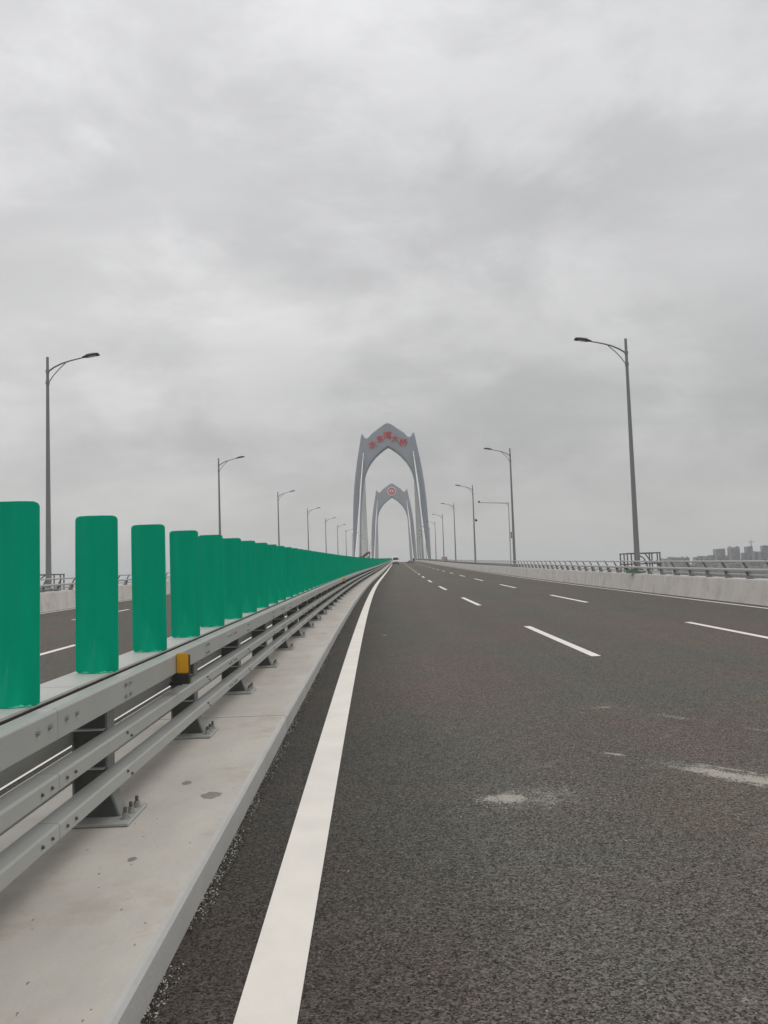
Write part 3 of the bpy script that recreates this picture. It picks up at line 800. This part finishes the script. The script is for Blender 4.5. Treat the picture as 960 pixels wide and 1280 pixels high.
# ------------------------------------------------------------------ towers
TC = -1.02
def tower(s, ztop_off, label):
    c = P(TC, s, 0); th = thing('bridge_tower', label, 'bridge tower', c, (0, 0, -math.atan(HD)))
    OUT = [(15.65, -17), (15.6, 0), (15.55, 8), (15.4, 16), (15.02, 25), (14.5, 31.2), (13.75, 37.2), (12.82, 42.7), (11.9, 47.5), (11.4, 50.3), (10.95, 52.9), (10.6, 53.3), (10.2, 53.0), (9.7, 52.1), (9.0, 51.5), (8.1, 51.75), (6.6, 53.1), (4.4, 55.0), (2.1, 56.4), (.9, 57.1), (0, 57.6)]
    INN = [(0, 47.6), (1.0, 47.05), (3.3, 45.4), (5.2, 43.7), (7.0, 41.6), (8.4, 39.4), (9.3, 37.4), (10.0, 35), (10.45, 32.9), (11.15, 28.5), (11.6, 24.5), (12.05, 17.8), (12.35, 9), (12.45, 0), (12.5, -17)]
    # half outline polygon stitched as a strip between matched stations
    def resample(path, n):
        d = [0]
        for a, b in zip(path, path[1:]): d.append(d[-1] + math.hypot(b[0] - a[0], b[1] - a[1]))
        return path, d
    hz = 2.5; bz = .35
    def half_depth(z): return 2.6 + max(0, (20 - z)) * .035
    def ring(sg, pts, inset):   # inset toward solid interior handled by caller
        return pts
    for sg, nm in ((1, 'leg'), (-1, 'leg')):
        bm = bmesh.new()
        poly = [(sg * x, z) for x, z in OUT] + [(sg * x, z) for x, z in INN]
        vs = [bm.verts.new((x, 0, z)) for x, z in poly]
        f = bm.faces.new(vs)
        r_ = bmesh.ops.extrude_face_region(bm, geom=[f])
        nv = [v for v in r_['geom'] if isinstance(v, bmesh.types.BMVert)]
        for v in vs: v.co.y = -half_depth(v.co.z)
        for v in nv: v.co.y = half_depth(v.co.z)
        es = [e for e in bm.edges if (abs(e.verts[0].co.x) > 1e-4 or abs(e.verts[1].co.x) > 1e-4) and abs(e.verts[0].co.y - e.verts[1].co.y) < 1.5 and len(e.link_faces) == 2]
        bmesh.ops.bevel(bm, geom=es, offset=.85, segments=1, affect='EDGES', clamp_overlap=True)
        bmesh.ops.recalc_face_normals(bm, faces=bm.faces)
        bmesh.ops.triangulate(bm, faces=[f for f in bm.faces if len(f.verts) > 4])
        me = bpy.data.meshes.new(nm); bm.to_mesh(me); bm.free(); me.materials.append(M_tower)
        mk(nm, me, th)
        # raised rib down the middle of the leg where the stays leave
        mb = MB()
        path = [(10.3, 44.5), (11.15, 38), (12.0, 31.5), (12.75, 24.5), (13.4, 16), (13.75, 8), (13.9, 0)]
        for i in range(len(path) - 1):
            (x0, z0), (x1, z1) = path[i], path[i + 1]
            for yy in (-1, 1):
                y0, y1 = yy * half_depth(z0), yy * half_depth(z1)
                w0 = .10 + .02 * i
                mb.add([(sg * (x0 - w0), y0 - yy * .01, z0), (sg * (x0 + w0), y0 - yy * .01, z0), (sg * (x1 + w0), y1 - yy * .01, z1), (sg * (x1 - w0), y1 - yy * .01, z1),
                        (sg * (x0), y0 + yy * .35, z0), (sg * (x1), y1 + yy * .35, z1)], [(0, 4, 5, 3), (1, 2, 5, 4), (0, 1, 4), (3, 5, 2)], M_tower)
        mk('leg_rib', mb.mesh('leg_rib'), th)
    # stay cables
    for sg in (1, -1):
        for near in (-1, 1):
            n = 9 if near < 0 else 12
            for k in range(n):
                f = k / (n - 1)
                ds = (9 + 32 * f) if near < 0 else (13 + 92 * f)
                zt = 31 + 14.2 * f
                xt = 12.05 - 1.8 * f
                a = Vector((sg * xt, near * half_depth(zt), zt))
                ss = s + near * ds
                e_ = P(TC + sg * 13.15, ss, .2)
                loc = Vector((e_.x - c.x, e_.y - c.y, e_.z - c.z)); loc.rotate(Euler((0, 0, math.atan(HD))))
                mb = MB(); mid = (a + loc) / 2; mid.z -= ds * .006
                mb.tube([a, a.lerp(mid, .5), mid, mid.lerp(loc, .5), loc], (.18 if near < 0 else .095), M_cable, 6)
                mk('stay_cable', mb.mesh('stay_cable', True), th)
    # edge girder carrying the stays is part of the deck
    return th, half_depth
tw1, hd = tower(345.0, 0, 'nearer grey pointed-arch bridge tower with five red characters')
tw2, _ = tower(588.0, 0, 'farther grey pointed-arch bridge tower with round red and white emblem')
for sd in (1, -1):
    tt = TC + sd * 13.15
    g = strip('edge_girder', [(tt - .45, -.9), (tt + .45, -.9), (tt + .45, .15), (tt - .45, .15)], 275, 720, M_deck, closed=True)
    struct(g)
    mb = MB()
    for k in range(60):
        s = 278 + k * 7.5; x0 = (11.95 if sd > 0 else -14.55); a = P(x0, s, -.5); b_ = P(tt - sd * .44, s, -.5)
        if (b_.x - a.x) * sd > 0: mb.box(min(a.x, b_.x), max(a.x, b_.x), s - .2, s + .2, a.z - .3, a.z + .2, M_deck)
    if mb.v: struct(mb.obj('girder_bracket'))

# characters on the near tower, emblem on the far one
def glyph(ch, size, loc, rot, parent, name):
    cu = bpy.data.curves.new('glyph', 'FONT'); cu.body = ch; cu.size = size; cu.extrude = .12; cu.offset = .026 * size / 2.6
    cu.align_x = 'CENTER'; cu.align_y = 'CENTER'
    o = bpy.data.objects.new('glyph', cu); col.objects.link(o)
    dg = bpy.context.evaluated_depsgraph_get(); me = bpy.data.meshes.new_from_object(o.evaluated_get(dg))
    bpy.data.objects.remove(o); 
    print('GLYPH', ch, len(me.vertices))
    me.name = name; me.materials.clear(); me.materials.append(M_red)
    # centre on its own bounds
    xs = [v.co.x for v in me.vertices]; ys = [v.co.y for v in me.vertices]
    cx, cy = (min(xs) + max(xs)) / 2, (min(ys) + max(ys)) / 2
    for v in me.vertices: v.co.x -= cx; v.co.y -= cy
    g = mk(name, me, parent, loc, rot); return g
yf = -2.6 - .13
for ch, t, z, sz, ang in [('水', -7.35, 48.65, 3.5, 24), ('东', -4.25, 50.85, 3.0, 14), ('湾', -1.15, 52.3, 3.5, 0), ('大', 2.0, 50.75, 3.2, -12), ('桥', 5.2, 49.05, 3.5, -22)]:
    glyph(ch, sz, (t - TC, yf, z), Euler((R(90), R(-ang * .5), 0)), tw1, 'character')
mb = MB(); n = 40
def disc(mb, r0, r1, y0, y1, m, zc):
    if r0 <= 0: mb.prism([(r1 * math.cos(2 * math.pi * k / n), zc + r1 * math.sin(2 * math.pi * k / n)) for k in range(n)], y0, y1, m)
    else:
        for k in range(n):
            a, b = 2 * math.pi * k / n, 2 * math.pi * (k + 1) / n
            mb.prism([(r0 * math.cos(a), zc + r0 * math.sin(a)), (r1 * math.cos(a), zc + r1 * math.sin(a)), (r1 * math.cos(b), zc + r1 * math.sin(b)), (r0 * math.cos(b), zc + r0 * math.sin(b))], y0, y1, m)
EZ = 51.9
em = mk('emblem', None, tw2, (0, -2.6, EZ)); 
disc(mb, 0, 3.1, -.25, 0.0, M_white, 0); mk('disc', mb.mesh('disc'), em)
mb = MB(); disc(mb, 1.6, 2.4, -.37, -.252, M_red, 0); mk('ring', mb.mesh('ring'), em)
mb = MB(); mb.prism([(-.28, -.75), (.28, -.75), (.28, .55), (.62, .55), (0, 1.35), (-.62, .55), (-.28, .55)], -.37, -.252, M_red); mb.box(-1.1, 1.1, -.37, -.252, -1.25, -.78, M_red); mk('symbol', mb.mesh('symbol'), em)

# ------------------------------------------------------------------ van, motorcycle, person, digger
s = 222.0
th = thing('white_van', 'white van facing the camera far down the near lane beside the median', 'van', P(.70, s, 0), (0, 0, -math.atan(HD)))
side = [(0, .42), (.02, .95), (.75, 1.22), (1.15, 2.05), (1.5, 2.22), (4.0, 2.25), (4.35, 2.1), (4.45, 1.2), (4.45, .42)]
mb = MB(); mb.prism(side, -.84, .84, M_van, 'x'); mk('body', bevel(mb.mesh('body'), .07, 3), th)
mb = MB(); mb.add([(-.70, .78, 1.30), (.70, .78, 1.30), (.62, 1.13, 1.99), (-.62, 1.13, 1.99), (-.70, .74, 1.31), (.70, .74, 1.31), (.62, 1.09, 2.0), (-.62, 1.09, 2.0)], [(4, 5, 6, 7), (0, 1, 5, 4), (1, 2, 6, 5), (2, 3, 7, 6), (3, 0, 4, 7)], M_glass); mk('windscreen', mb.mesh('windscreen'), th)
mb = MB(); mb.box(-.5, .5, -.05, .03, .72, .90, M_black); mk('grille', mb.mesh('grille'), th)
mb = MB(); mb.box(-.86, .86, -.10, .04, .38, .62, M_black); mk('bumper', bevel(mb.mesh('bumper'), .03, 2), th)
mb = MB(); mb.box(-.13, .13, -.04, .04, -.08, .08, M_lampglass); hl = bevel(mb.mesh('headlight'), .02, 2)
for x in (-.66, .66): mk('headlight', hl, th, (x, -.01, .82))
mb = MB(); mb.tube([(-.1, 0, 0), (.1, 0, 0)], .32, M_tyre, 20); ty = mb.mesh('wheel', True)
mb = MB(); mb.tube([(-.105, 0, 0), (.105, 0, 0)], .18, M_bolt, 14); ri = mb.mesh('rim', True)
for x in (-.78, .78):
    for y in (.75, 3.6): o = mk('wheel', ty, th, (x, y, .32)); mk('rim', ri, o)
mb = MB(); mb.box(-.05, .05, -.03, .03, -.12, .12, M_black); mi_ = bevel(mb.mesh('mirror'), .015, 1)
for x in (-.95, .95): mk('mirror', mi_, th, (x, .85, 1.35))
mb = MB(); mb.box(.845, .852, 1.3, 3.9, 1.35, 1.95, M_glass); mb.box(-.852, -.845, 1.3, 3.9, 1.35, 1.95, M_glass); mk('side_window', mb.mesh('side_window'), th)

s = 262.0
th = thing('motorcycle', 'small dark motorcycle standing on the road near the base of the far right cables', 'motorcycle', P(5.0, s, 0), (0, 0, R(70)))
mb = MB()
def wheel(mb, y):
    for k in range(16):
        a, b = 2 * math.pi * k / 16, 2 * math.pi * (k + 1) / 16
        mb.tube([(0, y + .27 * math.cos(a), .31 + .27 * math.sin(a)), (0, y + .27 * math.cos(b), .31 + .27 * math.sin(b))], .05, M_tyre, 6)
for y in (-.65, .65): mb = MB(); wheel(mb, y); mk('wheel', mb.mesh('wheel'), th)
mb = MB(); mb.tube([(0, -.65, .31), (0, -.35, .75), (0, .2, .72), (0, .65, .31)], [.04, .09, .1, .04], M_black, 8); mb.box(-.12, .12, -.2, .25, .28, .6, M_black); mk('frame', mb.mesh('frame'), th)
mb = MB(); mb.box(-.12, .12, -.02, .62, .74, .84, M_black); mk('seat', bevel(mb.mesh('seat'), .03, 2), th)
mb = MB(); mb.tube([(-.35, -.32, 1.05), (0, -.42, 1.0), (.35, -.32, 1.05)], .018, M_black, 6); mb.tube([(0, -.42, 1.0), (0, -.65, .31)], .03, M_black, 6); mk('handlebar', mb.mesh('handlebar'), th)

def person(loc, rot, label):
    th = thing('person', label, 'person', loc, rot)
    J = {'pelvis': (0, 0, .95), 'waist': (0, 0, 1.08), 'chest': (0, -.02, 1.30), 'neck': (0, 0, 1.47), 'head': (0, -.02, 1.56), 'crown': (0, -.01, 1.68),
         'ls': (-.19, 0, 1.40), 'le': (-.25, .02, 1.12), 'lh': (-.24, -.06, .88), 'rs': (.19, 0, 1.40), 're': (.26, .03, 1.12), 'rh': (.24, -.08, .88),
         'lp': (-.10, 0, .90), 'lk': (-.12, -.02, .50), 'la': (-.12, .02, .09), 'lt': (-.13, -.14, .04), 'rp': (.10, 0, .90), 'rk': (.12, -.03, .50), 'ra': (.13, .02, .09), 'rt': (.14, -.14, .04)}
    rad = {'pelvis': .15, 'waist': .14, 'chest': .16, 'neck': .06, 'head': .095, 'crown': .07, 'ls': .07, 'le': .045, 'lh': .035, 'rs': .07, 're': .045, 'rh': .035, 'lp': .10, 'lk': .065, 'la': .045, 'lt': .04, 'rp': .10, 'rk': .065, 'ra': .045, 'rt': .04}
    E_ = [('pelvis', 'waist'), ('waist', 'chest'), ('chest', 'neck'), ('neck', 'head'), ('head', 'crown'), ('chest', 'ls'), ('ls', 'le'), ('le', 'lh'), ('chest', 'rs'), ('rs', 're'), ('re', 'rh'), ('pelvis', 'lp'), ('lp', 'lk'), ('lk', 'la'), ('la', 'lt'), ('pelvis', 'rp'), ('rp', 'rk'), ('rk', 'ra'), ('ra', 'rt')]
    ks = list(J); me = bpy.data.meshes.new('body'); me.from_pydata([J[k] for k in ks], [(ks.index(a), ks.index(b)) for a, b in E_], [])
    o = mk('body', me, th); md = o.modifiers.new('skin', 'SKIN'); o.modifiers.new('sub', 'SUBSURF').levels = 1
    for i, k in enumerate(ks): me.skin_vertices[0].data[i].radius = (rad[k],) * 2; me.skin_vertices[0].data[i].use_root = (i == 0)
    dg = bpy.context.evaluated_depsgraph_get(); m2 = bpy.data.meshes.new_from_object(o.evaluated_get(dg))
    o.modifiers.clear(); o.data = m2; m2.name = 'body'
    m2.materials.clear(); m2.materials.append(M_cloth); m2.materials.append(M_skin)
    for p in m2.polygons:
        p.use_smooth = True; c = p.center
        p.material_index = 1 if (c.z > 1.48 and c.y < .03) or (c.z < .90 and abs(c.x) > .2) else 0
    return th
person(P(6.2, 260.0, 0), (0, 0, R(20)), 'small dark standing figure far off by the right-hand side of the road')

s = 292.0
th = thing('excavator', 'maroon excavator arm rising behind the green panels near the left tower foot', 'excavator', P(-12.2, s, 0), (0, 0, R(-90) - math.atan(HD) + R(6)))
mb = MB()
for x in (-.95, .95): mb.box(x - .22, x + .22, -1.5, 1.5, .05, .75, M_tyre)
mk('track', bevel(mb.mesh('track'), .12, 2), th)
mb = MB(); mb.box(-1.0, 1.0, -1.5, 1.1, .9, 1.9, M_maroon); mk('body', bevel(mb.mesh('body'), .08, 2), th)
mb = MB(); mb.box(-.95, -.1, .2, 1.25, 1.9, 2.75, M_glass); mk('cab', bevel(mb.mesh('cab'), .06, 2), th)
mb = MB(); mb.tube([(.25, 1.0, 1.6), (.25, 1.9, 3.0), (.25, 3.2, 3.95), (.25, 3.9, 4.05)], [.42, .48, .42, .34], M_maroon, 4); mk('boom', mb.mesh('boom'), th)
mb = MB(); mb.tube([(.25, 3.9, 4.05), (.25, 3.9, 3.3), (.25, 3.5, 2.4)], [.22, .17, .14], M_maroon, 4); st_ = mk('stick', mb.mesh('stick'), th)
mb = MB(); mb.prism([(3.1, 2.5), (3.7, 2.5), (3.75, 2.0), (3.3, 1.75), (3.0, 2.0)], -.1, .6, M_iron, 'x'); mk('bucket', mb.mesh('bucket'), st_)

# ------------------------------------------------------------------ water, land, far town
WZ = -24.0
me = bpy.data.meshes.new('water'); S_ = 9000
nx = 18; vs = [(-S_ + 2 * S_ * i / nx, -S_ + 2 * S_ * j / nx, WZ) for j in range(nx + 1) for i in range(nx + 1)]
me.from_pydata(vs, [], [(j * (nx + 1) + i, j * (nx + 1) + i + 1, (j + 1) * (nx + 1) + i + 1, (j + 1) * (nx + 1) + i) for j in range(nx) for i in range(nx)])
me.materials.append(M_water); struct(mk('water', me))
rl = random.Random(5)
pts = []
for k in range(49):
    f = k / 48
    pts.append((345 + 2200 * f + 25 * math.sin(f * 20), 930 + 80 * math.sin(f * 9) - 300 * f))
n = len(pts); vs = [(x, y, WZ - .5) for x, y in pts] + [(x + 6, y + 14, WZ + 1.6) for x, y in pts] + [(x + 60, y + 400, WZ + 2.2) for x, y in pts] + [(x * 1.15 + 80, y + 2600, WZ + 3) for x, y in pts]
fs = []
for r_ in range(3):
    for k in range(n - 1): a = r_ * n + k; fs.append((a, a + 1, a + n + 1, a + n))
me = bpy.data.meshes.new('shore_land'); me.from_pydata(vs, [], fs); me.materials.append(M_land); me.update(); struct(mk('shore_land', me))

D = 1150.0
def bx(px): return (px - 465) / 1045.0 * D * 1.004      # east position at which a block stands along the shore
def block(name, p0, p1, y, z1, m, label, cat, dep=7, grp=None, bay=2.7):
    k_ = y / D; x0, x1 = bx(p0) * k_, bx(p1) * k_
    c = ((x0 + x1) / 2, y, WZ + 1.8); w_ = (x1 - x0) / 2; H = z1 - c[2]
    th = thing(name, label, cat, c, (0, 0, R(rl.uniform(-4, 4))), grp)
    mb = MB(); nb = max(2, int(round(w_ * 2 / bay))); bw = 2 * w_ / nb
    mb.box(-w_, w_, -dep / 2, dep / 2, -1.5, H, m)
    for i in range(nb):
        xa = -w_ + bw * i
        mb.box(xa + bw * .06, xa + bw * .50, -dep / 2 - .9, -dep / 2 + .01, -1.5, H - .7, m)
    mk('wall', mb.mesh('wall'), th)
    mb = MB(); z = 1.0
    while z + 1.7 < H - .4:
        for i in range(nb):
            xa = -w_ + bw * i
            mb.box(xa + bw * .14, xa + bw * .42, -dep / 2 - .96, -dep / 2 - .88, z, z + 1.45, M_bw)
            mb.box(xa + bw * .58, xa + bw * .94, -dep / 2 - .04, -dep / 2 + .03, z - .1, z + 1.9, M_bw)
            mb.box(xa + bw * .54, xa + bw * .98, -dep / 2 - .6, -dep / 2 - .04, z - .45, z + .25, m)
        z += 2.75
    if mb.v: stuff(mk('window', mb.mesh('window'), th))
    mb = MB(); mb.box(-w_ - .25, w_ + .25, -dep / 2 - 1.0, dep / 2 + .25, H, H + .45, m)
    if nb > 2:
        for i in range(max(1, nb // 2)):
            xx = rl.uniform(-w_ + 1, w_ - 1); ww = rl.uniform(.7, 1.5); mb.box(xx - ww, xx + ww, -2, 1.5, H + .45, H + rl.uniform(1.0, 2.0), m)
    mk('roof', mb.mesh('roof'), th)
    return th
block('apartment_tower', 891.6, 897.2, D, 14.8, M_b1, 'hazy apartment tower, left half of the left twin above the right railing', 'apartment tower', 9, 'hazy apartment towers of the far town')
block('apartment_tower', 897.9, 903.6, D + 5, 15.4, M_b1, 'hazy apartment tower, right half of the left twin above the right railing', 'apartment tower', 9, 'hazy apartment towers of the far town')
block('apartment_tower', 909.8, 922.0, D, 16.6, M_b1, 'broad hazy apartment tower in the middle of the far skyline above the railing', 'apartment tower', 9, 'hazy apartment towers of the far town')
block('apartment_tower', 930.8, 938.4, D + 20, 17.2, M_b2, 'narrow blue-grey apartment tower just left of the crane', 'apartment tower', 8, 'hazy apartment towers of the far town')
block('apartment_tower', 951.2, 958.8, D + 20, 17.8, M_b2, 'hazy apartment tower right of the crane, at the right edge of the photo', 'apartment tower', 8, 'hazy apartment towers of the far town')
low = [(827, 833, 4.0), (833.6, 841, 5.4), (841.6, 848, 5.0), (848.6, 859, 4.4),
       (865.5, 871, 4.6), (871.6, 877, 6.0), (877.6, 884, 5.4), (884.6, 891, 6.6), (893, 902, 6.0), (903, 909, 5.6), (911, 921.5, 6.4),
       (926.2, 932, 8.4), (932.8, 939, 7.6), (940, 947, 9.4), (947.8, 955, 9.0), (955.8, 964, 9.8)]
wn = ['leftmost', 'second', 'third', 'fourth', 'fifth', 'sixth', 'last']
for i, (a, b, z) in enumerate(low):
    if i < 4: lab = f'{wn[i] if i < 3 else "last"} low grey block in the left cluster of the far town'
    elif i < 11: lab = f'{wn[i - 4]} low grey block in the middle cluster under the hazy towers'
    else: lab = f'{wn[i - 11] if i < 15 else "last"} blue-grey low block in the right cluster, by the crane'
    block('apartment_block', a, b, D - 45 - rl.uniform(0, 30), z, M_b2 if i >= 11 else M_b1, lab, 'building', 7, 'low blocks of the far town')
for k in range(6):
    a = 968 + k * 17; block('apartment_block', a, a + 14, D - 50, rl.uniform(4, 9), M_b1, f'{ORD[k] if k else "first"} low grey block past the right end of the blue-grey cluster', 'building', 7, 'low blocks of the far town')
# houses in front, lower
for k in range(15):
    a = 829 + k * 9.6 + rl.uniform(-1, 1)
    block('shore_house', a, a + rl.uniform(5.5, 8.5), D - 130 - rl.uniform(0, 30), rl.uniform(-9, -3), M_b1 if k % 3 else M_b2, f'{ORD[k] if k else "first"} low house from the left in the front row of the far town', 'house', 7, 'low houses along the far shore')
# tower crane over the blocks
th = thing('tower_crane', 'thin tower crane standing between the two right-hand apartment towers', 'tower crane', (bx(940.6), D + 5, WZ + 2))
mb = MB(); Hc = 46.0
for sx in (-.5, .5):
    for sy in (-.5, .5): mb.box(sx - .09, sx + .09, sy - .09, sy + .09, 0, Hc, M_iron)
for k in range(26):
    z = k * 1.75
    for sy in (-.5, .5): mb.tube([(-.5, sy, z), (.5, sy, z + 1.75)], .06, M_iron, 4)
mk('mast', mb.mesh('mast'), th)
mb = MB(); mb.tube([(-3.2, 0, Hc), (5, 0, Hc)], .28, M_iron, 4); mb.tube([(0, 0, Hc), (0, 0, Hc + 3.2)], .22, M_iron, 4); mb.tube([(0, 0, Hc + 3.2), (4.4, 0, Hc)], .07, M_iron, 4); mb.tube([(0, 0, Hc + 3.2), (-3, 0, Hc)], .07, M_iron, 4); mb.box(-3.3, -2.3, -.4, .4, Hc - 1.2, Hc, M_deck); mk('jib', mb.mesh('jib'), th)

# far shoreline woods: one mass of small leaf clumps with uneven tops
mb = MB()
def clump(cx, cy, cz, r):
    for k in range(14):
        v = Vector((rl.gauss(0, 1), rl.gauss(0, 1), rl.gauss(0, .8))); v.normalize(); c = Vector((cx, cy, cz)) + v * r * rl.uniform(.5, 1.0)
        a = Vector((rl.uniform(-1, 1), rl.uniform(-1, 1), rl.uniform(-1, 1))).normalized(); b = a.cross(v).normalized(); q = r * rl.uniform(.3, .5)
        mb.add([c - a * q, c + b * q, c + a * q, c - b * q], [(0, 1, 2, 3)], M_leaf)
for (pa, pb_, y, h0, h1) in ((822, 1010, D - 170, 6, 11), (826, 1010, D - 100, 10, 20), (824, 1010, D + 60, 20, 29)):
    x, xb = bx(pa) * y / D, bx(pb_) * y / D
    while x < xb:
        r = rl.uniform(1.4, 2.6); yy = y + rl.uniform(-10, 10); top = WZ + rl.uniform(h0, h1); z = WZ + 1.5
        pxx = 465 + x / (y / D) / D * 1045
        if h0 == 20 and (859.5 < pxx < 865 or 922.5 < pxx < 926): x += r; continue
        while z < top: clump(x + rl.uniform(-1, 1), yy, z + r * .5, r); z += r * .95
        x += r * 1.25
tag(stuff(mb.obj('far_woods')), 'dark hazy line of trees at the foot of the far town', 'trees')

# ------------------------------------------------------------------ haze
mb = MB(); mb.box(-9200, 9200, -9200, 9200, WZ - 2.0, 78, M_deck)
me = mb.mesh('haze'); me.materials.clear()
hm = bpy.data.materials.new('haze_air'); hm.use_nodes = True; hn = hm.node_tree
for n_ in list(hn.nodes):
    if n_.type == 'BSDF_PRINCIPLED': hn.nodes.remove(n_)
pv = hn.nodes.new('ShaderNodeVolumePrincipled'); pv.inputs['Density'].default_value = 3.0e-4; pv.inputs['Color'].default_value = (.97, .98, 1.0, 1)
hn.links.new(pv.outputs[0], [n_ for n_ in hn.nodes if n_.type == 'OUTPUT_MATERIAL'][0].inputs['Volume'])
me.materials.append(hm); stuff(mk('haze', me))
